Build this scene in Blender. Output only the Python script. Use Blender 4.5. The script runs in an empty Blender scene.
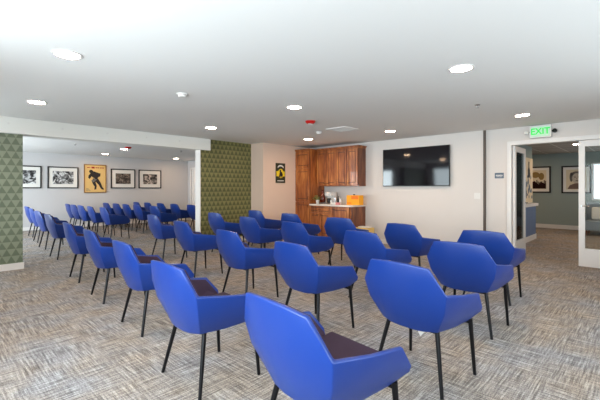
import bpy, bmesh, math, random
from mathutils import Vector, Matrix, Euler
random.seed(7)
S = bpy.context.scene
col = S.collection
H = 2.45          # ceiling height
XW = 7.65         # screen wall
YD = 7.40         # green divider wall face
YF = 14.0         # far wall
XB = -0.85        # window wall
YR = -1.3

# ------------------------------------------------------------------ materials
def lin(c):
    return tuple((v/12.92 if v <= .04045 else ((v+.055)/1.055)**2.4) for v in [x/255 for x in c]) + (1,)

def mat(name, rgb, rough=.6, metal=0, spec=.5, emis=None, es=0, bump=0, bscale=200, coat=0):
    m = bpy.data.materials.new(name); m.use_nodes = True
    n = m.node_tree.nodes; b = n['Principled BSDF']
    b.inputs['Base Color'].default_value = lin(rgb)
    b.inputs['Roughness'].default_value = rough
    b.inputs['Metallic'].default_value = metal
    b.inputs['Specular IOR Level'].default_value = spec
    b.inputs['Coat Weight'].default_value = coat
    if emis:
        b.inputs['Emission Color'].default_value = lin(emis); b.inputs['Emission Strength'].default_value = es
    # gentle procedural variation so that no surface is perfectly uniform
    tc = n.new('ShaderNodeTexCoord'); ns = n.new('ShaderNodeTexNoise'); ns.inputs['Scale'].default_value = bscale
    l = m.node_tree.links
    l.new(tc.outputs['Object'], ns.inputs['Vector'])
    if bump:
        bp = n.new('ShaderNodeBump'); bp.inputs['Strength'].default_value = bump; bp.inputs['Distance'].default_value = .002
        l.new(ns.outputs['Fac'], bp.inputs['Height']); l.new(bp.outputs['Normal'], b.inputs['Normal'])
    else:
        mr = n.new('ShaderNodeMapRange'); mr.inputs['To Min'].default_value = max(0, rough-.03); mr.inputs['To Max'].default_value = min(1, rough+.03)
        l.new(ns.outputs['Fac'], mr.inputs['Value']); l.new(mr.outputs['Result'], b.inputs['Roughness'])
    return m

def nd(m): return m.node_tree.nodes, m.node_tree.links, m.node_tree.nodes['Principled BSDF']
def math_node(n, l, op, a, b=None, c=None):
    x = n.new('ShaderNodeMath'); x.operation = op
    for i, v in enumerate((a, b, c)):
        if v is None: continue
        if isinstance(v, (int, float)): x.inputs[i].default_value = v
        else: l.new(v, x.inputs[i])
    return x.outputs[0]
def mixc(n, l, f, a, b, mode='MIX'):
    x = n.new('ShaderNodeMix'); x.data_type = 'RGBA'; x.blend_type = mode
    if isinstance(f, (int, float)): x.inputs['Factor'].default_value = f
    else: l.new(f, x.inputs['Factor'])
    for v, i in ((a, 6), (b, 7)):
        if isinstance(v, tuple): x.inputs[i].default_value = v
        else: l.new(v, x.inputs[i])
    return x.outputs[2]
def ramp(n, l, f, stops):
    r = n.new('ShaderNodeValToRGB'); e = r.color_ramp.elements
    e[0].position = stops[0][0]; e[0].color = stops[0][1]
    e[1].position = stops[-1][0]; e[1].color = stops[-1][1]
    for p, c in stops[1:-1]:
        q = e.new(p); q.color = c
    l.new(f, r.inputs['Fac']); return r.outputs['Color']

def carpet_mat():
    m = mat('carpet', (150,140,130), .95, spec=.1)
    n, l, b = nd(m)
    tc = n.new('ShaderNodeTexCoord')
    sep = n.new('ShaderNodeSeparateXYZ'); l.new(tc.outputs['Object'], sep.inputs[0])
    def streak(sx, sy, off, det=3):
        mp = n.new('ShaderNodeMapping'); mp.inputs['Scale'].default_value = (sx, sy, 1); mp.inputs['Location'].default_value = (off, off*.7, 0)
        l.new(tc.outputs['Object'], mp.inputs['Vector'])
        t = n.new('ShaderNodeTexNoise'); t.inputs['Scale'].default_value = 1; t.inputs['Detail'].default_value = det; t.inputs['Roughness'].default_value = .65
        l.new(mp.outputs[0], t.inputs['Vector']); return t.outputs['Fac']
    a = streak(4, 75, 3); c = streak(75, 4, 11)
    # plank modules 0.5 m, quarter turned
    ck = n.new('ShaderNodeTexChecker'); ck.inputs['Scale'].default_value = 2.0
    l.new(tc.outputs['Object'], ck.inputs['Vector'])
    sel = math_node(n, l, 'MULTIPLY_ADD', ck.outputs['Fac'], .30, .35)
    mx = n.new('ShaderNodeMix'); mx.data_type = 'FLOAT'
    l.new(sel, mx.inputs[0]); l.new(a, mx.inputs[2]); l.new(c, mx.inputs[3])
    f = mx.outputs[0]
    fine = streak(120, 120, 5, 2)
    f2 = math_node(n, l, 'MULTIPLY_ADD', fine, .35, math_node(n, l, 'MULTIPLY', f, .82))
    cl = ramp(n, l, f2, [(.44, lin((92,86,85))), (.54, lin((138,131,127))), (.61, lin((172,165,159))), (.72, lin((220,214,206)))])
    big = n.new('ShaderNodeTexNoise'); big.inputs['Scale'].default_value = 2.2; big.inputs['Detail'].default_value = 3
    l.new(tc.outputs['Object'], big.inputs['Vector'])
    tint = ramp(n, l, big.outputs['Fac'], [(.36, lin((218,223,232))), (.5, lin((226,222,219))), (.66, lin((230,217,202)))])
    o = mixc(n, l, .85, cl, tint, 'MULTIPLY')
    l.new(o, b.inputs['Base Color'])
    bp = n.new('ShaderNodeBump'); bp.inputs['Strength'].default_value = .5; bp.inputs['Distance'].default_value = .004
    l.new(f2, bp.inputs['Height']); l.new(bp.outputs['Normal'], b.inputs['Normal'])
    return m

def wallpaper_mat(name, ca, cb, cg, w=.116, h=.112, metal=.0, rough=.55):
    m = mat(name, ca, rough)
    n, l, b = nd(m)
    tc = n.new('ShaderNodeTexCoord'); sep = n.new('ShaderNodeSeparateXYZ'); l.new(tc.outputs['Object'], sep.inputs[0])
    u = math_node(n, l, 'DIVIDE', math_node(n, l, 'ADD', sep.outputs['X'], 50.02), w)
    v = math_node(n, l, 'DIVIDE', sep.outputs['Z'], h)
    row = math_node(n, l, 'FLOOR', v); fv = math_node(n, l, 'SUBTRACT', v, row)
    par = math_node(n, l, 'MULTIPLY', math_node(n, l, 'MODULO', row, 2), .5)
    fu = math_node(n, l, 'FRACT', math_node(n, l, 'ADD', u, par))
    du = math_node(n, l, 'MULTIPLY', math_node(n, l, 'ABSOLUTE', math_node(n, l, 'SUBTRACT', fu, .5)), 2)
    s = math_node(n, l, 'SUBTRACT', math_node(n, l, 'SUBTRACT', 1, fv), du)
    up = math_node(n, l, 'GREATER_THAN', s, 0)
    edge = math_node(n, l, 'LESS_THAN', math_node(n, l, 'ABSOLUTE', s), .07)
    e2 = math_node(n, l, 'LESS_THAN', fv, .05)
    ns = n.new('ShaderNodeTexNoise'); ns.inputs['Scale'].default_value = 2.5; l.new(tc.outputs['Object'], ns.inputs['Vector'])
    k = math_node(n, l, 'MULTIPLY_ADD', ns.outputs['Fac'], .4, .8)
    c = mixc(n, l, up, lin(cb), lin(ca))
    c = mixc(n, l, math_node(n, l, 'MULTIPLY', math_node(n, l, 'MAXIMUM', edge, e2), .6), c, lin(cg))
    c2 = n.new('ShaderNodeVectorMath'); c2.operation = 'SCALE'; l.new(c, c2.inputs[0]); l.new(k, c2.inputs['Scale'])
    l.new(c2.outputs[0], b.inputs['Base Color']); b.inputs['Metallic'].default_value = metal
    return m

def wood_mat(name, c1, c2, c3):
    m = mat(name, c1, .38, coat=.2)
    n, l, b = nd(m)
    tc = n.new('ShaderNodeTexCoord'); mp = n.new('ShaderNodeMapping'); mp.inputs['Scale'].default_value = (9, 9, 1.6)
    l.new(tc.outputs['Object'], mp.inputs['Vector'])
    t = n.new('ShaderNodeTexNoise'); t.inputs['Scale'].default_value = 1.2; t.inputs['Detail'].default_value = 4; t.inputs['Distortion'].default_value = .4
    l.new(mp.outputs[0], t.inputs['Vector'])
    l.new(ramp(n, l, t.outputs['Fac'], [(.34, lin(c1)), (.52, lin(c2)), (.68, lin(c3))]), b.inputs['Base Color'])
    return m

def bw_mat(name, scale, lo, hi, seed, warm=False):
    m = mat(name, (120,120,120), .5)
    n, l, b = nd(m)
    tc = n.new('ShaderNodeTexCoord'); mp = n.new('ShaderNodeMapping'); mp.inputs['Location'].default_value = (seed, seed*2.3, seed*.7); mp.inputs['Scale'].default_value = (1, 1, 1.2)
    l.new(tc.outputs['Object'], mp.inputs['Vector'])
    t = n.new('ShaderNodeTexNoise'); t.inputs['Scale'].default_value = scale; t.inputs['Detail'].default_value = 4; t.inputs['Distortion'].default_value = 1.2
    l.new(mp.outputs[0], t.inputs['Vector'])
    l.new(ramp(n, l, t.outputs['Fac'], [(.40, lin(lo)), (.5, lin(tuple((a+b_)//2 for a, b_ in zip(lo, hi)))), (.62, lin(hi))]), b.inputs['Base Color'])
    return m

def ceiling_tile_mat():
    m = mat('ceiling_tile', (190,175,160), .85)
    n, l, b = nd(m)
    tc = n.new('ShaderNodeTexCoord'); br = n.new('ShaderNodeTexBrick')
    br.offset = 0; br.inputs['Scale'].default_value = 1; br.inputs['Brick Width'].default_value = .61; br.inputs['Row Height'].default_value = .61; br.inputs['Mortar Size'].default_value = .014
    br.inputs['Color1'].default_value = lin((172,160,148)); br.inputs['Color2'].default_value = lin((160,150,140)); br.inputs['Mortar'].default_value = lin((215,210,200))
    l.new(tc.outputs['Object'], br.inputs['Vector']); l.new(br.outputs['Color'], b.inputs['Base Color'])
    return m

M = {}
M['carpet'] = carpet_mat()
M['ceiling'] = mat('ceiling_paint', (232,230,228), .9, bump=.25, bscale=60, spec=.2)
M['wall'] = mat('wall_paint', (216,209,204), .85, bump=.15, bscale=90, spec=.25)
M['wall_warm'] = mat('wall_paint_warm', (226,200,182), .85, bump=.15, bscale=90, spec=.25)
M['wall_far'] = mat('wall_paint_far', (202,199,199), .85, bump=.15, bscale=90, spec=.25)
M['wall_teal'] = mat('wall_paint_teal', (150,162,158), .85, bump=.15, bscale=90, spec=.25)
M['white'] = mat('white_trim', (226,222,219), .45)
M['beam'] = mat('beam_paint', (232,230,224), .6)
M['paper_left'] = wallpaper_mat('wallpaper_sage', (98,108,88), (130,138,117), (116,124,102))
M['paper_gold'] = wallpaper_mat('wallpaper_gold', (86,88,52), (130,126,80), (112,110,68), metal=.15, rough=.42)
M['wood'] = wood_mat('alder_wood', (122,62,28), (164,92,42), (198,126,64))
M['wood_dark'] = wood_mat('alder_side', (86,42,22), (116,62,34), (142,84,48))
M['wood_shade'] = wood_mat('alder_shade', (56,24,10), (78,36,16), (96,48,22))  # darkened alder, shade of the door grooves put into the colour
M['pull'] = mat('bronze_pull', (46,32,26), .35, metal=.8)
M['counter'] = mat('counter_stone', (228,216,206), .25)
M['blue'] = mat('blue_leather', (9,50,128), .33, bump=.12, bscale=160, spec=.55)
M['plum'] = mat('plum_fabric', (60,42,58), .8, bump=.4, bscale=400, spec=.25)
M['leg'] = mat('black_metal', (26,25,28), .32, metal=.6)
M['black'] = mat('black_plastic', (14,14,16), .4)
M['screen'] = mat('dark_glass', (12,10,18), .06, spec=.55)
M['frame_black'] = mat('black_frame', (24,20,20), .4)
M['frame_gold'] = mat('gold_frame', (150,108,62), .4, metal=.3)
M['matboard'] = mat('mat_board', (232,228,222), .8)
M['cream'] = mat('cream_paper', (222,208,180), .8)
M['yellow'] = mat('yellow_print', (222,186,118), .6)
M['ink'] = mat('dark_ink', (38,30,30), .7)
M['red_ink'] = mat('red_ink', (168,38,26), .7)
M['grey_ink'] = mat('grey_ink', (112,106,100), .7)
M['bright_yellow'] = mat('bright_yellow_print', (236,206,40), .6)
M['olive_print'] = mat('olive_print', (48,50,34), .6)
M['lamp'] = mat('lamp_lens', (255,245,230), .5, emis=(255,216,176), es=110)
M['lamp_ring'] = mat('lamp_trim', (225,222,218), .5)
M['red'] = mat('red_plastic', (190,18,14), .3)
M['plastic'] = mat('white_plastic', (226,222,218), .4)
M['green_lit'] = mat('exit_letters', (20,200,70), .5, emis=(30,235,90), es=.35)
M['exit_face'] = mat('exit_face', (190,225,196), .5, emis=(170,225,180), es=.12)
M['bronze'] = mat('dark_bronze', (86,74,66), .5, metal=.4)
M['sign_blue'] = mat('sign_slate', (84,98,116), .5)
M['desk_blue'] = mat('desk_blue_laminate', (98,120,160), .5)
M['orange'] = mat('orange_board', (246,166,14), .6)
M['orange_deep'] = mat('orange_print', (236,120,10), .6)
M['box_yellow'] = mat('box_yellow_card', (222,186,110), .7)
M['box_brown'] = mat('brown_card', (150,110,70), .8)
M['leaf'] = mat('leaf_green', (138,168,104), .5)
M['vase'] = mat('red_brown_glaze', (104,36,20), .2, coat=.5)
M['chrome'] = mat('brushed_steel', (190,190,192), .25, metal=1)
M['pink'] = mat('pink_pack', (226,150,150), .6)
M['grey_fab'] = mat('grey_fabric', (140,150,160), .9)
M['tile'] = ceiling_tile_mat()
M['lobby_wood'] = mat('lobby_soffit', (150,128,108), .7)
def glass():
    m = bpy.data.materials.new('pane_glass'); m.use_nodes = True
    n, l = m.node_tree.nodes, m.node_tree.links
    n.remove(n['Principled BSDF']); out = n['Material Output']
    t = n.new('ShaderNodeBsdfTransparent'); t.inputs[0].default_value = (.93, .96, .95, 1)
    g = n.new('ShaderNodeBsdfGlossy'); g.inputs['Roughness'].default_value = .02
    fr = n.new('ShaderNodeFresnel'); fr.inputs['IOR'].default_value = 1.2
    mx = n.new('ShaderNodeMixShader'); l.new(fr.outputs[0], mx.inputs[0]); l.new(t.outputs[0], mx.inputs[1]); l.new(g.outputs[0], mx.inputs[2])
    l.new(mx.outputs[0], out.inputs[0]); return m
M['glass'] = glass()

# ------------------------------------------------------------------ mesh builder
class MB:
    def __init__(s): s.bm = bmesh.new()
    def box(s, x0, x1, y0, y1, z0, z1, bev=0):
        r = bmesh.ops.create_cube(s.bm, size=1)
        v = r['verts']
        bmesh.ops.scale(s.bm, vec=(abs(x1-x0), abs(y1-y0), abs(z1-z0)), verts=v)
        bmesh.ops.translate(s.bm, vec=((x0+x1)/2, (y0+y1)/2, (z0+z1)/2), verts=v)
        if bev:
            e = {e for q in v for e in q.link_edges}
            bmesh.ops.bevel(s.bm, geom=list(e), offset=bev, segments=2, affect='EDGES', profile=.5)
        return s
    def tube(s, a, b, r0, r1=None, seg=12):
        a, b = Vector(a), Vector(b); r1 = r0 if r1 is None else r1
        d = b-a
        mt = Matrix.Translation((a+b)/2) @ d.to_track_quat('Z', 'Y').to_matrix().to_4x4()
        bmesh.ops.create_cone(s.bm, cap_ends=True, segments=seg, radius1=r0, radius2=r1, depth=d.length, matrix=mt)
        return s
    def lathe(s, prof, cx=0, cy=0, seg=20):
        rings = []
        for r, z in prof:
            rings.append([s.bm.verts.new((cx+r*math.cos(2*math.pi*i/seg), cy+r*math.sin(2*math.pi*i/seg), z)) for i in range(seg)])
        for a, b in zip(rings, rings[1:]):
            for i in range(seg):
                s.bm.faces.new((a[i], a[(i+1) % seg], b[(i+1) % seg], b[i]))
        s.bm.faces.new(rings[0][::-1]); s.bm.faces.new(rings[-1]); return s
    def prism(s, pts, y0, y1):      # polygon in xz extruded along y
        a = [s.bm.verts.new((x, y0, z)) for x, z in pts]; b = [s.bm.verts.new((x, y1, z)) for x, z in pts]
        s.bm.faces.new(a); s.bm.faces.new(b[::-1]); n = len(pts)
        for i in range(n): s.bm.faces.new((a[i], b[i], b[(i+1) % n], a[(i+1) % n]))
        return s
    def ell(s, cx, cz, rx, rz, y0, y1, seg=18, rot=0):
        p = []
        for i in range(seg):
            a = 2*math.pi*i/seg; x, z = rx*math.cos(a), rz*math.sin(a)
            p.append((cx+x*math.cos(rot)-z*math.sin(rot), cz+x*math.sin(rot)+z*math.cos(rot)))
        return s.prism(p, y0, y1)
    def build(s, name, m, parent=None, smooth=False):
        bmesh.ops.recalc_face_normals(s.bm, faces=s.bm.faces)
        me = bpy.data.meshes.new(name); s.bm.to_mesh(me); s.bm.free()
        me.materials.append(m)
        if smooth:
            for p in me.polygons: p.use_smooth = True
            try: me.set_sharp_from_angle(angle=math.radians(40))
            except Exception: pass
        o = bpy.data.objects.new(name, me); col.objects.link(o)
        if parent: o.parent = parent
        return o

def tag(o, label, cat, group=None, kind=None):
    if label: o['label'] = label
    if cat: o['category'] = cat
    if group: o['group'] = group
    if kind: o['kind'] = kind
    return o
def thing(name, loc, label, cat, rz=0, group=None):
    o = bpy.data.objects.new(name, None); col.objects.link(o); o.location = loc; o.rotation_euler = (0, 0, rz); o.empty_display_size = .1
    return tag(o, label, cat, group)
def struct(name, mb, m, label=None, cat=None):
    o = mb.build(name, m); o['kind'] = 'structure'
    o['label'] = label or name.replace('_', ' '); o['category'] = cat or name.split('_')[0]
    return o

# ------------------------------------------------------------------ room shell
T = .15
struct('floor', MB().box(XB-T, 14.6, YR-T, YF+T, -.1, 0), M['carpet'], 'grey and tan streaked carpet tile floor', 'floor')
struct('ceiling', MB().box(XB-T, XW+T, YR-T, YF+T, H, H+.1), M['ceiling'], 'smooth white painted ceiling of the meeting room', 'ceiling')
struct('ceiling_lobby', MB().box(XW+T, 14.6, -3, 4.0, H, H+.1), M['tile'], 'beige tiled ceiling of the lobby beyond the door', 'ceiling')
# screen wall with the glazed door opening (Y -0.05 .. 1.90)
struct('wall_screen', MB().box(XW, XW+T, 2.36, YD+.2, 0, H), M['wall'], 'pale wall carrying the large screen', 'wall')
struct('wall_entrance', MB().box(XW+.05, XW+T, 1.94, 2.36, 0, H).box(XW+.05, XW+T, -.14, 1.94, 2.19, H).box(XW+.05, XW+T, YR, -.14, 0, H), M['wall'], 'pale wall around the glazed entrance', 'wall')
struct('trim_1', MB().box(XW-.004, XW+.05, 2.325, 2.36, 0, H), M['bronze'], 'dark vertical strip between screen wall and entrance wall', 'trim')
# divider
struct('wall_left', MB().box(XB, 1.17, YD, YD+.2, 0, 2.19), M['paper_left'], 'wall end papered in sage green triangles', 'wall')
struct('wall_gold', MB().box(4.44, 5.90, YD, YD+.2, 0, H), M['paper_gold'], 'wall papered in olive and gold triangles', 'wall')
struct('trim_2', MB().box(4.425, 4.44, YD-.002, YD+.2, 0, 2.19), M['wall'], 'pale end face of the gold papered wall', 'trim')
struct('wall_niche', MB().box(5.90, XW, 6.93, YD+.2, 0, H), M['wall_warm'], 'warm cream wall left of the wooden cabinets', 'wall')
bm_ = MB().box(XB, 4.66, 7.33, YD-.004, 2.19, H-.002, .004).box(1.173, 4.42, YD-.004, YD+.2, 2.19, H-.002)
beam = struct('trim_3', bm_, M['beam'], 'white boxed beam crossing the room between the green walls', 'beam')
for x in (.975, 1.712, 2.437, 3.171, 3.887):
    c = MB().tube((x, 7.329, 2.34), (x, 7.318, 2.34), .016, seg=12).build('bolt_cap', M['plastic'], beam)
# far room
struct('wall_far', MB().box(XB-T, 8.2, YF, YF+T, 0, H), M['wall_far'], 'pale far wall hung with framed photographs', 'wall')
struct('wall_right', MB().box(7.8, 7.95, YD+.2, 12.75, 0, H).box(7.8, 7.95, 13.72, YF, 0, H).box(7.8, 7.95, 12.75, 13.72, 2.1, H), M['wall_far'], 'right hand wall of the far room', 'wall')
struct('wall_back', MB().box(XB-T, .4, YR-T, YR, 0, H).box(5.4, XW+T, YR-T, YR, 0, H).box(.4, 5.4, YR-T, YR, 0, .9).box(.4, 5.4, YR-T, YR, 2.3, H), M['wall'], 'wall behind the camera', 'wall')
# window wall with two long openings and one added to light chair backs
WA, WB, WC = (-.7, 3.8), (9.1, 13.4), (5.6, 7.1); Z0, Z1 = .55, 2.3
w = MB()
for y0, y1 in ((YR, WA[0]), (WA[1], WC[0]), (WC[1], WB[0]), (WB[1], YF)): w.box(XB-T, XB, y0, y1, 0, H)
for a, b in (WA, WB, WC): w.box(XB-T, XB, a, b, 0, Z0).box(XB-T, XB, a, b, Z1, H)
struct('wall_window', w, M['wall'], 'outer wall with long windows', 'wall')
for k, (a, b) in enumerate((WA, WB, WC)):
    f = MB(); n = 3 if b-a > 2 else 1; wd = (b-a)/n
    f.box(XB-.11, XB-.04, a, b, Z0, Z0+.05).box(XB-.11, XB-.04, a, b, Z1-.05, Z1)
    for i in range(n+1):
        c = min(max(a+i*wd, a+.025), b-.025); f.box(XB-.11, XB-.04, c-.025, c+.025, Z0+.05, Z1-.05)
    o = struct('window_%d' % (k+1 if k < 2 else 4), f, M['white'], 'long white framed window', 'window')  # the WC one is unseen, added for light on the chairs
    p = MB()
    for i in range(n): p.box(XB-.078, XB-.072, a+i*wd+.02, a+(i+1)*wd-.02, Z0+.04, Z1-.04)
    p.build('pane', M['glass'], o)
f = MB().box(.4, 5.4, YR-.11, YR-.04, .9, .95).box(.4, 5.4, YR-.11, YR-.04, 2.25, 2.3)
for x in (.4, 1.65, 2.875, 4.1, 5.35): f.box(x, x+.05, YR-.11, YR-.04, .95, 2.25)
o = struct('window_5', f, M['white'], 'long window added behind the camera for fill light', 'window')  # unseen window, added to brighten the beam and walls facing it
MB().box(.42, 5.38, YR-.078, YR-.072, .93, 2.27).build('pane', M['glass'], o)
# baseboards
struct('baseboard_left', MB().box(XB, 1.185, YD-.016, YD, 0, .105), M['white'], 'white baseboard under the sage papered wall', 'baseboard')
struct('baseboard_gold', MB().box(4.43, 5.884, YD-.016, YD, 0, .105), M['white'], 'white baseboard under the gold papered wall', 'baseboard')
struct('baseboard_niche', MB().box(5.90, 7.03, 6.914, 6.93, 0, .105).box(5.884, 5.90, 6.914, YD, 0, .105), M['white'], 'white baseboard under the cream wall', 'baseboard')
struct('baseboard_screen', MB().box(XW-.016, XW, 2.37, 5.07, 0, .105), M['white'], 'white baseboard under the screen wall', 'baseboard')
struct('baseboard_far', MB().box(XB, 7.8, YF-.016, YF, 0, .105), M['white'], 'white baseboard of the far wall', 'baseboard')
# white door of the far room's right wall
d = MB().box(7.785, 7.80, 12.68, 12.75, 0, 2.17).box(7.785, 7.80, 13.72, 13.79, 0, 2.17).box(7.785, 7.80, 12.68, 13.79, 2.10, 2.17)
d2 = MB().box(7.83, 7.87, 12.75, 13.72, 0, 2.10)
dd = struct('door_1', d2, M['white'], 'white door at the end of the far room', 'door')
d.build('door_frame', M['white'], dd)
MB().tube((7.83, 12.85, 1.0), (7.77, 12.85, 1.0), .012).tube((7.775, 12.85, 1.0), (7.775, 12.97, 1.0), .01).build('door_handle', M['chrome'], dd)

# lobby
struct('wall_lobby', MB().box(14.4, 14.55, 1.30, 4.0, 0, H).box(14.4, 14.55, -3, .62, 0, H).box(14.4, 14.55, .62, 1.30, 0, .95).box(14.4, 14.55, .62, 1.30, 2.1, H), M['wall_teal'], 'grey green far wall of the lobby', 'wall')
struct('wall_lobby_side', MB().box(XW+T, 11.75, 2.36, 2.46, 0, H), M['wall_teal'], 'lobby wall behind the reception desk', 'wall')
struct('wall_lobby_end', MB().box(XW+T, 14.6, 3.9, 4.0, 0, H), M['wall_teal'], 'lobby end wall', 'wall')
struct('wall_lobby_near', MB().box(XW+T, 14.6, -3.1, -3.0, 0, H), M['wall_teal'], 'lobby wall on the right', 'wall')
struct('baseboard_lobby', MB().box(14.38, 14.4, -3, 3.9, 0, .13), M['white'], 'white baseboard of the lobby wall', 'baseboard')
f = MB().box(14.40, 14.46, 1.25, 1.30, .95, 2.1).box(14.40, 14.46, .62, .67, .95, 2.1).box(14.40, 14.46, .62, 1.3, .95, 1.0).box(14.40, 14.46, .62, 1.3, 2.05, 2.1)
o = struct('window_3', f, M['white'], 'lobby window seen through the glazed door', 'window')
MB().box(14.43, 14.436, .64, 1.28, .97, 2.08).build('pane', M['glass'], o)

# entrance: frame, left leaf folded back into the lobby, right leaf closed
Yl, Yr = 1.94, -.14
e = MB().box(XW+.0, XW+.16, Yl-.07, Yl, 0, 2.19).box(XW, XW+.16, Yr, Yr+.07, 0, 2.19).box(XW, XW+.16, Yr+.07, Yl-.07, 2.12, 2.19)
ent = struct('door_2', e, M['white'], 'white frame of the double glazed entrance door', 'door')
def leaf(parent, name, w, hside):
    """glazed leaf in local xz, x 0..w, thickness y +-.022"""
    f = MB().box(0, .085, -.022, .022, .01, 2.11, .003).box(w-.085, w, -.022, .022, .01, 2.11, .003)
    f.box(.085, w-.085, -.022, .022, .01, .31).box(.085, w-.085, -.022, .022, 2.01, 2.11)
    lf = f.build(name, M['white'], parent)
    MB().box(.08, w-.08, -.004, .004, .30, 2.015).build('pane', M['glass'], lf)
    hx = w-.045 if hside else .045
    MB().tube((hx, -.022, 1.02), (hx, -.07, 1.02), .011).tube((hx, -.065, 1.02), (hx+(-.11 if hside else .11), -.065, 1.02), .009).build('door_handle', M['chrome'], lf)
    return lf
lr = leaf(ent, 'door_leaf', .925, False); lr.location = (XW+.03, .866, 0); lr.rotation_euler = (0, 0, math.radians(-90))
ll = leaf(ent, 'door_leaf', .80, True); ll.location = (XW+.07, 1.842, 0); ll.rotation_euler = (0, 0, math.radians(0))

# reception desk
rd = thing('reception_desk', (10.0, 2.165, 0), 'blue fronted reception desk with white top beyond the open door', 'desk')
MB().box(-1.3, 1.2, 0, .19, .13, .86).build('front_panel', M['desk_blue'], rd)
MB().box(-1.34, 1.26, -.05, .19, .86, .93, .004).build('desk_top', M['white'], rd)
MB().box(-1.3, 1.21, -.015, .19, 0, .13).build('kick_board', M['white'], rd)
# poster boards behind the desk
def flat_parts(root, shapes):
    for name, mb, m, lab in shapes:
        q = mb.build(name, m, root)
        if lab: q['label'] = lab
pb = thing('poster_board', (11.2, 2.337, 0), 'cream poster board with dark bottle shapes behind the reception desk', 'poster')
MB().box(-.45, .45, -.01, .02, .932, 2.12).build('board', M['cream'], pb)
g = MB()
for i in range(26):
    x = random.uniform(-.37, .37); z = random.uniform(1.05, 1.7); g.ell(x, z, random.uniform(.03, .07), random.uniform(.03, .09), -.014, -.0105, 8)
g.build('print', M['sign_blue'], pb)
MB().prism([(-.1, 1.6), (.1, 1.6), (.1, 1.8), (.035, 1.88), (.035, 2.02), (-.035, 2.02), (-.035, 1.88), (-.1, 1.8)], -.02, -.0145).build('bottle_print', M['ink'], pb)

# ------------------------------------------------------------------ wall pictures
def picture(loc, rz, w, h, z0, fm, prints, label, border=.035, matw=.11, bg='matboard', group=None, name='framed_picture', depth=.03):
    r = thing(name, (loc[0], loc[1], z0), label, 'picture', rz, group)
    f = MB().box(0, w, -depth, -.001, 0, border).box(0, w, -depth, -.001, h-border, h).box(0, border, -depth, -.001, border, h-border).box(w-border, w, -depth, -.001, border, h-border)
    f.build('frame', fm, r)
    if matw:
        MB().box(border, w-border, -.014, -.002, border, h-border).build('mat_board', M[bg], r)
        i = border+matw
        MB().box(i, w-i, -.018, -.0142, i, h-i).build('print', prints, r)
    else:
        MB().box(border, w-border, -.018, -.002, border, h-border).build('print', prints, r)
    return r
yy = YF
picture((1.81, yy), 0, .88, .71, 1.315, M['frame_black'], bw_mat('photo_crowd', 7, (18,18,20), (215,215,215), 3), 'black framed monochrome photograph partly behind the sage green wall', group=None)
picture((2.85, yy), 0, .88, .71, 1.315, M['frame_black'], bw_mat('photo_group', 7.5, (20,20,22), (220,220,220), 9), 'black framed monochrome photograph directly left of the yellow poster', group=None)
picture((4.76, yy), 0, .86, .71, 1.315, M['frame_black'], bw_mat('photo_team', 9, (40,30,28), (150,135,120), 15), 'black framed dark team photograph directly right of the yellow poster', matw=.13)
picture((5.75, yy), 0, .88, .71, 1.315, M['frame_black'], bw_mat('photo_field', 6, (30,24,22), (205,190,180), 21), 'black framed photograph nearest the corner of the far wall', matw=.13)
yp = picture((3.90, yy), 0, .71, .985, 1.16, M['frame_gold'], M['yellow'], 'yellow football poster with a running player in a gold frame', matw=0, border=.03)
# runner
rn = MB(); y0, y1 = -.0205, -.0183
rn.ell(.22, .74, .062, .058, y0, y1)                                  # helmet
rn.prism([(.19,.67),(.30,.75),(.44,.70),(.47,.58),(.40,.47),(.33,.50),(.26,.55),(.20,.60)], y0, y1)   # torso
rn.prism([(.19,.66),(.14,.60),(.13,.52),(.17,.48),(.22,.54),(.24,.62)], y0, y1)                      # front arm
rn.prism([(.42,.70),(.52,.68),(.51,.58),(.46,.55),(.46,.62)], y0, y1)                                # rear arm
rn.prism([(.33,.52),(.44,.50),(.52,.36),(.58,.20),(.64,.13),(.60,.10),(.53,.15),(.46,.28),(.37,.38)], y0, y1)  # rear leg
rn.prism([(.28,.50),(.37,.48),(.36,.36),(.40,.24),(.38,.12),(.32,.11),(.33,.22),(.28,.30),(.24,.40)], y0, y1)  # front leg
rn.build('player_print', M['ink'], yp)
MB().prism([(.22,.42),(.33,.50),(.40,.46),(.30,.36)], -.0225, -.0206).build('ball_print', M['grey_ink'], yp)
tx = MB()
for x, wd, hh in ((.10,.05,.03), (.165,.03,.03), (.23,.10,.06), (.36,.05,.03), (.42,.06,.03), (.50,.06,.03), (.575,.05,.03)):
    tx.box(x, x+wd, -.0225, -.0183, .875-hh/2, .875+hh/2)
tx.build('title_print', M['red_ink'], yp)
tx = MB()
for i in range(3): tx.box(.06, .20-.03*i, -.0225, -.0183, .07+.035*i, .082+.035*i)
tx.build('caption_print', M['grey_ink'], yp)

# small green and yellow poster on the cream wall
sp = picture((6.32, 6.93), 0, .325, .51, 1.455, M['olive_print'], M['olive_print'], 'small dark green and yellow sports poster on the cream wall', matw=0, border=.012, name='poster', depth=.02)
sp['category'] = 'poster'
MB().box(.015, .31, -.0195, -.0182, .17, .30).build('yellow_band', M['bright_yellow'], sp)
MB().ell(.165, .245, .10, .12, -.021, -.0196).build('yellow_disc', M['bright_yellow'], sp)
MB().ell(.15, .31, .03, .03, -.0225, -.0211).prism([(.13,.28),(.20,.29),(.24,.21),(.20,.12),(.17,.19),(.14,.12),(.10,.17)], -.0225, -.0211).build('figure_print', M['ink'], sp)
g = MB()
for i in range(9):
    a = math.radians(30+15*i); cx, cz = .1625+.105*math.cos(a), .37+.075*math.sin(a); g.box(cx-.012, cx+.012, -.0225, -.0182, cz-.018, cz+.018)
g.build('lettering', M['matboard'], sp)
MB().box(.05, .27, -.0225, -.0182, .045, .065).build('caption_print', M['matboard'], sp)

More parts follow.
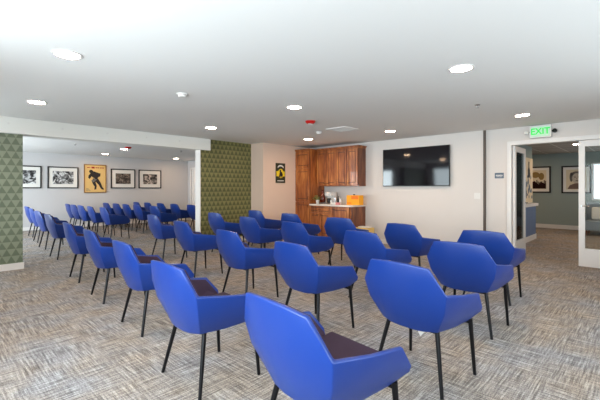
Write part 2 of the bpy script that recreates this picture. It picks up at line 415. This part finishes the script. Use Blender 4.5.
# lobby portraits
for k, (ya, lab) in enumerate(((3.12, 'black framed brown toned print left of the portrait in the lobby'), (2.07, 'black framed portrait print seen through the entrance opening'))):
    q = picture((14.4, ya), math.radians(-90), .765, .88, 1.155 if k else 1.165, M['frame_black'], M['cream'], lab, border=.045, matw=.08)
    f = MB(); a, b = -.0215, -.0183
    if k:
        f.ell(.40, .60, .155, .10, a, b); f.ell(.26, .52, .045, .15, a, b); f.ell(.54, .52, .04, .13, a, b)
        f.build('hair_print', M['grey_ink'], q)
        MB().ell(.40, .48, .12, .16, -.024, -.0216).build('face_print', mat('print_skin', (196,184,168), .8), q)
        g = MB().ell(.355, .51, .022, .009, -.026, -.0242).ell(.445, .51, .022, .009, -.026, -.0242).ell(.40, .40, .035, .011, -.026, -.0242).box(.395, .405, -.026, -.0242, .44, .50)
        g.box(.32, .38, -.026, -.0242, .53, .536).box(.42, .48, -.026, -.0242, .53, .536); g.build('feature_print', M['ink'], q)
        MB().prism([(.16,.14),(.62,.14),(.58,.25),(.46,.32),(.36,.32),(.22,.26)], -.0215, -.0183).build('shoulder_print', mat('print_brown', (120,96,84), .8), q)
    else:
        g = MB()
        for i in range(14): g.box(.15+.035*i, .175+.035*i, a, b, .14, .14+random.uniform(.12, .30))
        g.prism([(.14,.14),(.62,.14),(.62,.30),(.5,.36),(.42,.28),(.3,.4),(.14,.3)], a, b)
        g.build('crowd_print', mat('print_dark_red', (60,22,18), .8), q)
        g = MB().ell(.33, .6, .12, .10, a, b).ell(.5, .55, .08, .12, a, b); g.build('figure_print', mat('print_gold', (150,122,70), .8), q)

# ------------------------------------------------------------------ screen, plates, signs (wall facing -X)
R90 = math.radians(-90)
tv = thing('television', (XW-.004, 4.556, 1.36), 'large wall mounted flat black television', 'television', R90)
MB().box(.25, 1.32, -.03, 0, .2, .66).build('wall_bracket', M['black'], tv)
MB().box(0, 1.566, -.065, -.03, 0, .86, .004).build('bezel', M['black'], tv)
MB().box(.012, 1.554, -.0675, -.0645, .018, .848).build('screen', M['screen'], tv)
sw = thing('light_switch', (XW, 2.53, 1.105), 'white double light switch plate on the wall right of the television', 'switch', R90)
MB().box(0, .115, -.008, 0, 0, .118, .003).build('plate', M['plastic'], sw)
for k in range(2): MB().box(.022+k*.042, .050+k*.042, -.013, -.0075, .03, .088, .002).build('rocker', M['plastic'], sw)
rs = thing('room_sign', (XW+.05, 2.164, 1.505), 'small slate blue room sign left of the glazed entrance', 'sign', R90)
MB().box(0, .157, -.012, 0, 0, .105, .003).build('plate', M['sign_blue'], rs)
g = MB()
for k in range(6): g.box(.022+.02*k, .034+.02*k, -.0145, -.0118, .042, .068)
g.build('lettering', M['matboard'], rs)
MB().box(.03, .13, -.0135, -.0118, .025, .031).build('underline', M['matboard'], rs)

ex = thing('exit_sign', (XW+.05, 1.571, 2.215), 'green lit EXIT sign with two lamp heads above the entrance', 'sign', R90)
MB().box(0, .33, -.08, 0, 0, .215, .006).build('housing', M['plastic'], ex)
MB().box(.025, .305, -.083, -.0795, .02, .195).build('face', M['exit_face'], ex)
def text_mesh(txt, size, depth):
    cu = bpy.data.curves.new('t', 'FONT'); cu.body = txt; cu.size = size; cu.extrude = depth; cu.align_x = 'CENTER'; cu.align_y = 'CENTER'; cu.offset = size*.02
    ob = bpy.data.objects.new('t', cu); col.objects.link(ob)
    me = bpy.data.meshes.new_from_object(ob.evaluated_get(bpy.context.evaluated_depsgraph_get()))
    bpy.data.objects.remove(ob); return me
me = text_mesh('EXIT', .155, .002)
me.transform(Matrix.Rotation(math.radians(90), 4, 'X') ); me.transform(Matrix.Scale(.92, 4, (1,0,0)))
me.materials.append(M['green_lit'])
le = bpy.data.objects.new('lettering', me); col.objects.link(le); le.parent = ex; le.location = (.165, -.086, .107)
for k, sx in ((0, -.05), (1, .38)):
    lh = MB().lathe([(.018, -.03), (.034, -.01), (.036, .02), (.030, .025)]).build('lamp_head', M['black' if k else 'plastic'], ex, True)
    lh.location = (sx, -.07, .10); lh.rotation_euler = (math.radians(70), 0, math.radians(-25 if k else 25))
    MB().tube((0 if not k else .33, -.04, .11), (sx, -.06, .10), .008).build('bracket', M['black'], ex)

# ------------------------------------------------------------------ cabinets
def groove_shade(o):          # darker slab colour stands in for shade in the door's panel grooves
    o.data.materials.append(M['wood_shade'])
    for p in list(o.data.polygons)[:6]: p.material_index = 1
    return o
def door_mb(x0, x1, z0, z1, y, fr=.055):
    m = MB().box(x0, x1, y-.016, y, z0, z1)
    for a in ((x0, x0+fr, z0, z1), (x1-fr, x1, z0, z1), (x0+fr, x1-fr, z0, z0+fr), (x0+fr, x1-fr, z1-fr, z1)):
        m.box(a[0], a[1], y-.032, y-.0155, a[2], a[3], .003)
    if x1-x0 > 2*fr+.06 and z1-z0 > 2*fr+.04:
        m.box(x0+fr+.014, x1-fr-.014, y-.028, y-.0155, z0+fr+.014, z1-fr-.014, .006)
    return m
def pull(x, z, y, parent, horiz=True):
    m = MB()
    a, b = ((x-.035, z), (x+.035, z)) if horiz else ((x, z-.04), (x, z+.04))
    m.tube((a[0], y-.05, a[1]), (b[0], y-.05, b[1]), .006); m.tube((a[0], y-.05, a[1]), (a[0], y-.031, a[1]), .005); m.tube((b[0], y-.05, b[1]), (b[0], y-.031, b[1]), .005)
    return m.build('handle', M['pull'], parent)
def crown(parent, x0, x1, y, z, ends=(1, 1)):
    c = MB()
    for i, (o, h0, h1) in enumerate(((.012, 0, .025), (.028, .025, .045), (.045, .045, .062))):
        c.box(x0-(o if ends[0] else 0), x1+(o if ends[1] else 0), y-o, -.004, z+h0, z+h1, .003)
    return c.build('crown_moulding', M['wood'], parent)
tc_ = thing('tall_cabinet', (XW-.003, 6.928, 0), 'tall wooden pantry cabinet in the corner by the cream wall', 'cabinet', R90)
MB().box(0, .518, -.575, -.002, .1, 2.29).build('body', M['wood'], tc_)
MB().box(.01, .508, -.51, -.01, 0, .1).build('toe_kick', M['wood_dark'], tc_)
for a, b, hz in ((.115, .95, .86), (.965, 1.83, 1.06), (1.845, 2.28, 1.9)):
    q = groove_shade(door_mb(.006, .512, a, b, -.575, .07).build('door', M['wood'], tc_)); pull(.478, hz, -.575, q, False)
crown(tc_, 0, .518, -.59, 2.29, (0, 0))
for k, (x0, w_, lab) in enumerate(((0, .655, 'left'), (.655, .655, 'right'))):
    u = thing('upper_cabinet', (XW, 6.395-x0, 1.37), 'wooden two door upper cabinet, %s one above the counter' % lab, 'cabinet', R90, 'upper cabinets above the counter')
    MB().box(.001, w_-.001, -.31, -.002, 0, .92).build('body', M['wood'], u)
    for j in range(2):
        q = groove_shade(door_mb(.006+j*w_/2, w_/2-.006+j*w_/2, .03, .91, -.31, .055).build('door', M['wood'], u))
        pull(w_/2+(-.06 if j == 0 else .06) + (.0), .075, -.31, q)
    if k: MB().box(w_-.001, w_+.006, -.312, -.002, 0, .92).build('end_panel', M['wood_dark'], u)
    crown(u, 0 if k == 0 else .0, w_, -.33, .92, (0, k))
for k, (x0, w_, lab) in enumerate(((0, .68, 'left'), (.68, .63, 'right'))):
    u = thing('base_cabinet', (XW, 6.405-x0, 0), ('wooden base cabinet with drawer above two doors, beside the pantry' if k == 0 else 'wooden base cabinet with one wide door at the open end'), 'cabinet', R90, None)
    MB().box(.001, w_-.001, -.575, -.002, .1, .868).build('body', M['wood'], u)
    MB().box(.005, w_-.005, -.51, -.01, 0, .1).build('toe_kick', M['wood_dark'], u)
    if k == 0:
        dr = groove_shade(door_mb(.008, w_-.008, .70, .86, -.575, .03).build('drawer', M['wood'], u)); pull(w_/2, .78, -.575, dr)
        for j in range(2):
            q = groove_shade(door_mb(.008+j*w_/2, w_/2-.004+j*w_/2, .115, .685, -.575).build('door', M['wood'], u)); pull(w_/2+(-.06 if j == 0 else .06), .64, -.575, q)
    else:
        q = groove_shade(door_mb(.008, w_-.05, .115, .86, -.575, .075).build('door', M['wood'], u)); pull(.11, .80, -.575, q)
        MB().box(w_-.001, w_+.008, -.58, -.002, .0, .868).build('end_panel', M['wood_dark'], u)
ct = MB().box(XW-.62, XW-.002, 5.065, 6.408, .87, .91, .004).build('countertop', M['counter'])
tag(ct, 'pale stone countertop on the wooden base cabinets', 'countertop')

# counter items (z .91)
Z = .911
pt = thing('potted_plant', (7.16, 6.235, Z), 'small green plant in a white pot at the left end of the counter', 'plant')
MB().lathe([(.035, 0), (.048, .10), (.044, .10), (.04, .09)]).build('pot', M['plastic'], pt, True)
g = MB()
for i in range(60):
    a = random.uniform(0, 6.28); el = random.uniform(.1, 1.4); L = random.uniform(.06, .13)
    p = Vector((math.cos(a)*math.cos(el), math.sin(a)*math.cos(el), math.sin(el)))*L + Vector((0, 0, .09))
    q = p + Vector((math.cos(a), math.sin(a), .2))*.055; s = Vector((-math.sin(a), math.cos(a), 0))*.026; mdl = (p+q)/2
    v = [g.bm.verts.new(t) for t in (p, mdl+s, q, mdl-s)]; g.bm.faces.new(v)
    v0 = g.bm.verts.new((0, 0, .08)); v1 = g.bm.verts.new(p); v2 = g.bm.verts.new(p+s*.2); g.bm.faces.new((v0, v1, v2))
g.build('foliage', M['leaf'], pt)
vs = MB().lathe([(.04, 0), (.075, .06), (.08, .15), (.05, .24), (.022, .29), (.022, .34), (.03, .36)]).build('vase', M['vase'], smooth=True)
vs.location = (7.42, 6.28, Z); tag(vs, 'glossy red brown vase beside the pantry, behind the plant', 'vase')
tr = MB().box(-.10, .10, -.10, .10, 0, .012, .003).box(-.10, .10, -.10, -.09, .012, .04).box(-.10, .10, .09, .10, .012, .04).build('tray', M['chrome'])
tr.location = (7.16, 5.99, Z); tag(tr, 'flat silver tray on the counter left of the coffee maker', 'tray')
cm = thing('coffee_maker', (7.38, 5.97, Z), 'white coffee maker at the back of the counter', 'coffee maker')
MB().box(-.02, .12, -.10, .10, 0, .30, .01).box(-.12, -.02, -.10, .10, .20, .30, .01).box(-.12, -.02, -.10, .10, 0, .025, .005).build('housing', M['plastic'], cm)
MB().lathe([(.05, .026), (.062, .07), (.058, .13), (.045, .15)], -.068, 0).build('jug', M['black'], cm, True)
for i, (x, y, h, m_, lab) in enumerate(((7.20, 5.80, .11, 'plastic', 'white paper cup stack nearest the coffee maker'), (7.22, 5.70, .17, 'chrome', 'silver flask between the white cups'), (7.30, 5.60, .14, 'plastic', 'white canister behind the pink packets'), (7.40, 5.74, .20, 'black', 'dark bottle at the back of the counter'))):
    r = .033 if i != 3 else .03
    pr = [(r*.8, 0), (r, h*.7), (r, h)] if i != 3 else [(r, 0), (r, h*.6), (r*.4, h*.75), (r*.4, h)]
    c = MB().lathe(pr).build(('paper_cup', 'flask', 'canister', 'bottle')[i], M[m_], smooth=True); c.location = (x, y, Z); tag(c, lab, ('cup', 'flask', 'canister', 'bottle')[i])
for i, (x, y) in enumerate(((7.14, 5.66), (7.14, 5.55))):
    b_ = MB().box(-.04, .04, -.045, .045, 0, .055, .004).build('packet', M['pink' if i else 'plastic']); b_.location = (x, y, Z)
    tag(b_, ('pink packet in front of the canister, next to the orange box' if i else 'low white packet on the counter edge, left of the pink one'), 'packet')
ob = thing('orange_box', (7.34, 5.23, Z), 'bright orange yellow carton at the open end of the counter', 'box')
MB().box(-.09, .09, -.23, .14, 0, .235, .004).build('carton', M['orange'], ob)
MB().box(-.093, -.0901, -.21, .0, .14, .22).box(-.093, -.0901, .0, .12, .03, .06).build('print', M['orange_deep'], ob)
MB().tube((0, -.02, .235), (0, -.02, .262), .022).build('cap', M['black'], ob)
cb = thing('cardboard_box', (7.28, 4.84, 0), 'low tan cardboard box on the floor beside the base cabinet', 'box')
MB().box(-.13, .11, -.17, .20, 0, .39, .004).build('carton', M['box_yellow'], cb)
MB().box(-.133, -.1301, -.12, .15, .05, .2).build('print', M['box_brown'], cb)
MB().box(-.10, .08, -.12, .15, .391, .415, .008).build('packing_paper', M['matboard'], cb)

# ------------------------------------------------------------------ ceiling fixtures
def downlight(x, y, label, r=.095):
    d = thing('downlight', (x, y, H), label, 'ceiling light', 0, 'recessed ceiling downlights')
    ring = MB(); seg = 28
    a = [[ring.bm.verts.new((rr*math.cos(2*math.pi*i/seg), rr*math.sin(2*math.pi*i/seg), zz)) for i in range(seg)] for rr, zz in ((r+.022, -.0005), (r+.018, -.006), (r, -.009), (r, -.0005))]
    for p, q in zip(a, a[1:]):
        for i in range(seg): ring.bm.faces.new((p[i], p[(i+1) % seg], q[(i+1) % seg], q[i]))
    ring.build('trim_ring', M['lamp_ring'], d, True)
    MB().tube((0, 0, -.002), (0, 0, -.005), r-.001, seg=28).build('lens', M['lamp'], d)
for x, y, lab in ((.87, 3.57, 'large round ceiling downlight nearest the camera at upper left'), (1.07, 5.83, 'round ceiling downlight just before the beam at far left'),
                  (3.55, 1.29, 'large round ceiling downlight above the right rows of chairs'), (3.63, 3.59, 'round ceiling downlight near the centre of the ceiling, before the red strobe'),
                  (3.77, 5.92, 'round ceiling downlight near the right end of the beam'), (6.46, 3.72, 'round ceiling downlight before the television'),
                  (6.2, 5.68, 'round ceiling downlight before the wooden cabinets'), (6.47, 1.43, 'round ceiling downlight before the EXIT sign'),
                  (4.25, 13.0, 'small far room downlight left of the far red alarm'), (4.09, 10.96, 'far room downlight next to the red alarm'), (6.75, 13.0, 'far room downlight nearest the right corner'),
                  (11.66, 1.35, 'round downlight in the tiled lobby ceiling'), (9.4, .9, 'added lobby downlight just beyond the entrance, hidden by the door header'), (11.7, -.4, 'added lobby downlight out of view on the right, above the grey chair'), (13.2, 3.25, 'added lobby downlight hidden in the corner behind the reception wall')):  # all but the first here are unseen, added to brighten the lobby
    downlight(x, y, lab)
def detector(x, y, label):
    d = thing('smoke_detector', (x, y, H), label, 'smoke detector')
    MB().lathe([(.065, -.0005), (.065, -.012), (.05, -.018)]).build('base', M['plastic'], d, True)
    MB().lathe([(.048, -.0185), (.044, -.038), (.02, -.044)]).build('sensor_head', M['plastic'], d, True)
detector(2.19, 4.07, 'white round smoke detector on the open ceiling left of centre')
detector(5.58, 4.82, 'white round smoke detector beyond the red alarm')
def strobe(x, y, label):
    d = thing('alarm_strobe', (x, y, H), label, 'alarm')
    MB().lathe([(.085, -.0005), (.085, -.018), (.06, -.045)]).build('housing', M['red'], d, True)
    MB().box(-.045, .045, -.014, .014, -.062, -.046, .004).build('flash_lens', M['plastic'], d)
strobe(4.57, 4.14, 'red ceiling fire alarm strobe near the centre downlight')
strobe(3.97, 10.35, 'red fire alarm strobe on the far room ceiling')
def sprinkler(x, y, label):
    d = thing('sprinkler_head', (x, y, H), label, 'sprinkler')
    MB().lathe([(.036, -.0005), (.030, -.008), (.012, -.012)]).build('escutcheon', M['chrome'], d, True)
    MB().tube((0, 0, -.010), (0, 0, -.04), .007).tube((0, 0, -.038), (0, 0, -.042), .02).build('deflector', M['chrome'], d)
sprinkler(5.27, 1.70, 'small metal sprinkler head before the entrance wall')
sprinkler(2.76, 10.63, 'small metal sprinkler head on the far room ceiling, left side')
sprinkler(5.51, 10.29, 'small metal sprinkler head on the far room ceiling, right side')
vt = thing('ceiling_vent', (5.6, 4.25, H), 'flat white square ceiling vent beyond the red alarm', 'vent')
v = MB().box(-.22, .22, -.22, -.18, -.012, -.0005).box(-.22, .22, .18, .22, -.012, -.0005).box(-.22, -.18, -.18, .18, -.012, -.0005).box(.18, .22, -.18, .18, -.012, -.0005); v.build('frame', M['ceiling'], vt)
v = MB()
for i in range(9): v.box(-.18, .18, -.165+.04*i, -.150+.04*i, -.010, -.001)
v.build('louvre', M['ceiling'], vt)

# ------------------------------------------------------------------ chairs
def solid(name, faces, verts, th, m, parent, bev=.006):
    bm = bmesh.new(); vv = [bm.verts.new(v) for v in verts]
    for f in faces: bm.faces.new([vv[i] for i in f])
    bmesh.ops.recalc_face_normals(bm, faces=bm.faces)
    me = bpy.data.meshes.new(name); bm.to_mesh(me); bm.free(); me.materials.append(m)
    o = bpy.data.objects.new(name, me); col.objects.link(o)
    md = o.modifiers.new('s', 'SOLIDIFY'); md.thickness = th; md.offset = 0; md.use_even_offset = True
    mb = o.modifiers.new('b', 'BEVEL'); mb.width = bev; mb.segments = 3; mb.limit_method = 'ANGLE'; mb.angle_limit = math.radians(22)
    me2 = bpy.data.meshes.new_from_object(o.evaluated_get(bpy.context.evaluated_depsgraph_get()))
    bpy.data.objects.remove(o)
    for p in me2.polygons: p.use_smooth = True
    try: me2.set_sharp_from_angle(angle=math.radians(35))
    except Exception: pass
    me2.name = name
    q = bpy.data.objects.new(name, me2); col.objects.link(q); q.parent = parent
    return q

def shell_geo(inset=0.0, rim=0.0, lift=0.0):
    i = inset
    cols_ = []
    # (x,y,z) triplets top, mid, bottom for right half; local +X is forward
    half = [
        ((.235-i, -.295+i, .485-rim), (.235-i, -.285+i, .455), (.215-i, -.235+i, .412+lift)),
        ((.14-i, -.312+i, .600-rim), (.14-i, -.292+i, .505), (.13-i, -.235+i, .402+lift)),
        ((-.08, -.318+i, .630-rim), (-.06, -.292+i, .53), (-.04, -.225+i, .396+lift)),
        ((-.285+i, -.304+i, .662-rim), (-.262+i, -.276+i, .54), (-.205+i, -.200+i, .400+lift)),
        ((-.335+i, -.218+i, .818-rim), (-.308+i, -.165+i*.6, .600), (-.228+i, -.130+i*.6, .392+lift)),
        ((-.343+i, -.08, .828-rim), (-.318+i, -.06, .600), (-.238+i, -.05, .388+lift)),
    ]
    for c in half: cols_.append(c)
    for c in reversed(half): cols_.append(tuple((x, -y, z) for x, y, z in c))
    verts = [p for c in cols_ for p in c]
    faces = []
    for k in range(len(cols_)-1):
        for r in range(2):
            faces.append((3*k+r, 3*k+r+1, 3*k+4+r, 3*k+3+r))
    return verts, faces, len(cols_)

def make_chair():
    root = thing('armchair', (0, 0, 0), 'x', 'chair', 0, 'rows of blue armchairs')
    v, f, n = shell_geo()
    # closed underside
    for k in range(n//2 - 1 + 0):
        a, b = 3*k+2, 3*(k+1)+2; c, d = 3*(n-2-k)+2, 3*(n-1-k)+2
        if k < n//2-1: f.append((a, d, c, b) if b != c else (a, d, b))
    solid('shell', f, v, .022, M['blue'], root, .007)
    v, f, n = shell_geo(.0225, .010, .03)
    solid('lining', f, v, .022, M['plum'], root, .006)
    # cushion
    bm = bmesh.new()
    pts = [(.262, -.235), (.262, .235), (-.19, .165), (-.19, -.165)]
    lo = [bm.verts.new((x, y, .425)) for x, y in pts]; hi = [bm.verts.new((x-.004 if x > 0 else x, y*1.05, .480 if x > 0 else .468)) for x, y in pts]
    bm.faces.new(lo); bm.faces.new(hi[::-1])
    for i in range(4): bm.faces.new((lo[i], hi[i], hi[(i+1) % 4], lo[(i+1) % 4]))
    bmesh.ops.recalc_face_normals(bm, faces=bm.faces)
    bmesh.ops.bevel(bm, geom=list(bm.edges), offset=.016, segments=3, affect='EDGES', profile=.5)
    me = bpy.data.meshes.new('seat_cushion'); bm.to_mesh(me); bm.free(); me.materials.append(M['plum'])
    for p in me.polygons: p.use_smooth = True
    c = bpy.data.objects.new('seat_cushion', me); col.objects.link(c); c.parent = root
    # legs
    for sx in (-1, 1):
        for sy in (-1, 1):
            tx = .195 if sx > 0 else -.165; ty = .235 if sx > 0 else .18
            MB().tube((.222 if sx > 0 else -.242, sy*.255, 0), (tx, sy*ty, .395), .0115, .016, 12).build('leg', M['leg'], root, True)
    # frame under the seat
    fr = MB().box(-.19, .21, -.011, .011, .362, .381, .003)
    for x, y in ((.192, .232), (-.163, .182)): fr.box(x-.011, x+.011, -y, y, .362, .381, .003)
    fr.build('under_frame', M['leg'], root)
    return root

kids = None
proto = make_chair(); pkids = list(proto.children)
def place(x, y, rz, label, first=[True]):
    if first[0]:
        r = proto; first[0] = False
    else:
        r = proto.copy(); col.objects.link(r)
        for ch in pkids:
            c = ch.copy(); col.objects.link(c); c.parent = r
    r.location = (x, y, 0); r.rotation_euler = (0, 0, math.radians(rz)); r['label'] = label
    return r
ordn = ['first', 'second', 'third', 'fourth', 'fifth']
NR = [
 ('row nearest the camera', [(1.39,1.13,-6),(1.44,2.25,-1),(1.61,3.48,-2),(1.70,4.71,-3),(1.78,5.95,-2)]),
 ('second row from the camera', [(2.51,1.165,-5),(2.63,2.29,-5),(2.79,3.51,-4),(3.02,5.02,-3),(3.30,6.60,-3)]),
 ('third row from the camera', [(3.68,1.24,-1),(3.80,2.34,-5),(4.05,3.70,-4),(4.20,4.93,-4),(4.40,6.25,-3)]),
 ('row nearest the television', [(4.80,1.38,0),(4.93,2.45,-6),(5.15,3.78,8),(5.30,5.03,-3),(5.48,6.30,-4)]),
]
chairs = {}
for ri, (rn_, lst) in enumerate(NR):
    for k, (x, y, a) in enumerate(lst):
        lab = 'blue armchair, %s from the right in the %s' % (ordn[k], rn_)
        if ri == 0 and k == 0: lab = 'closest blue armchair with plum seat, cut by the bottom of the photo'
        if ri == 1 and k == 0: lab = 'blue armchair with white tag hanging below, right end of second row'
        chairs[ri, k] = place(x, y, a, lab)
fo = ['first', 'second', 'third', 'fourth', 'fifth']
FRR = [
 ('far room row beside the sage green wall', [(1.99,8.1,0),(2.10,9.6,0),(2.22,10.9,0),(2.34,12.2,0)]),
 ('far room row, second from the left', [(3.58,10.1,0),(3.54,11.0,0),(3.52,11.8,0),(3.54,12.6,0),(3.58,13.35,0)]),
 ('far room row, third from the left', [(4.81,9.9,0),(4.75,10.9,0),(4.74,11.7,0),(4.73,12.5,0),(4.69,13.3,0)]),
 ('far room row, rightmost of the rows', [(5.95,9.9,0),(5.87,10.8,0),(5.82,11.65,0),(5.76,12.5,0),(5.71,13.3,0)]),
]
for ri, (rn_, lst) in enumerate(FRR):
    for k, (x, y, a) in enumerate(lst):
        place(x, y, a+random.uniform(-2, 2), 'blue armchair, %s nearest in the %s' % (fo[k], rn_))
# paper tag hanging under one seat
tg = MB().prism([(-.03, .36), (.045, .37), (.045, .24), (.015, .20), (.0, .23)], -.001, .001).build('care_tag', M['matboard'], chairs[1, 0])
tg['label'] = 'white paper tag under the seat'
tg.location = (.08, .10, 0); tg.rotation_euler = (0, 0, math.radians(-60))

# small lobby armchair seen through the glass door
la = thing('lobby_chair', (13.2, 1.0, 0), 'grey upholstered lounge chair seen through the glass door leaf', 'chair', math.radians(180))
MB().box(-.32, .32, -.34, .34, .14, .42, .03).build('seat', M['grey_fab'], la)
MB().box(-.36, -.22, -.34, .34, .42, .92, .03).build('backrest', M['grey_fab'], la)
for s in (-1, 1): MB().box(-.32, .3, s*.34-.04, s*.34+.04, .14, .60, .02).build('armrest', M['grey_fab'], la)
for sx in (-1, 1):
    for sy in (-1, 1): MB().tube((sx*.27, sy*.28, 0), (sx*.27, sy*.28, .15), .018).build('leg', M['wood_dark'], la)
cu = MB().box(-.09, .09, -.2, .2, .43, .78, .04).build('cushion', M['matboard']); cu.location = (13.28, 1.0, 0); tag(cu, 'white cushion lying on the grey lobby chair', 'cushion')

# ------------------------------------------------------------------ light
def area(name, loc, rot, sx, sy, power, colr):
    l = bpy.data.lights.new(name, 'AREA'); l.shape = 'RECTANGLE'; l.size = sx; l.size_y = sy; l.energy = power; l.color = colr
    o = bpy.data.objects.new(name, l); o.location = loc; o.rotation_euler = rot; col.objects.link(o); return o
day = (.86, .93, 1.0)
for nm, (a, b), p in (('daylight_near', WA, 250), ('daylight_far', WB, 330), ('fill_middle', WC, 50)):  # the WC light is weak fill through the added middle window
    area(nm, (XB-T-.25, (a+b)/2, (Z0+Z1)/2-.1), (0, math.radians(-80), 0), Z1-Z0, b-a, p, day)
area('fill_back', (2.9, YR-T-.2, 1.55), (math.radians(80), 0, 0), 5.0, 1.35, 95, day)  # fill light through the added window behind the camera
area('daylight_lobby', (14.60, .96, 1.52), (0, math.radians(90), 0), 1.15, .68, 5, day)
wd_ = bpy.data.worlds.new('World'); S.world = wd_; wd_.use_nodes = True
bg = wd_.node_tree.nodes['Background']; bg.inputs[0].default_value = (.75, .87, 1, 1); bg.inputs[1].default_value = 1.5

# ------------------------------------------------------------------ camera
cd = bpy.data.cameras.new('Camera'); cam = bpy.data.objects.new('Camera', cd); col.objects.link(cam)
cam.location = (0, 0, 1.31); cam.rotation_euler = (math.radians(90), 0, math.radians(43.8-90))
cd.sensor_width = 36; cd.lens = 365/600*36; cd.shift_y = -11.5/600; cd.clip_start = .05
S.camera = cam
S.view_settings.view_transform = 'Standard'; S.view_settings.look = 'None'; S.view_settings.gamma = 1; S.view_settings.use_curve_mapping = False
S.view_settings.exposure = 0.42
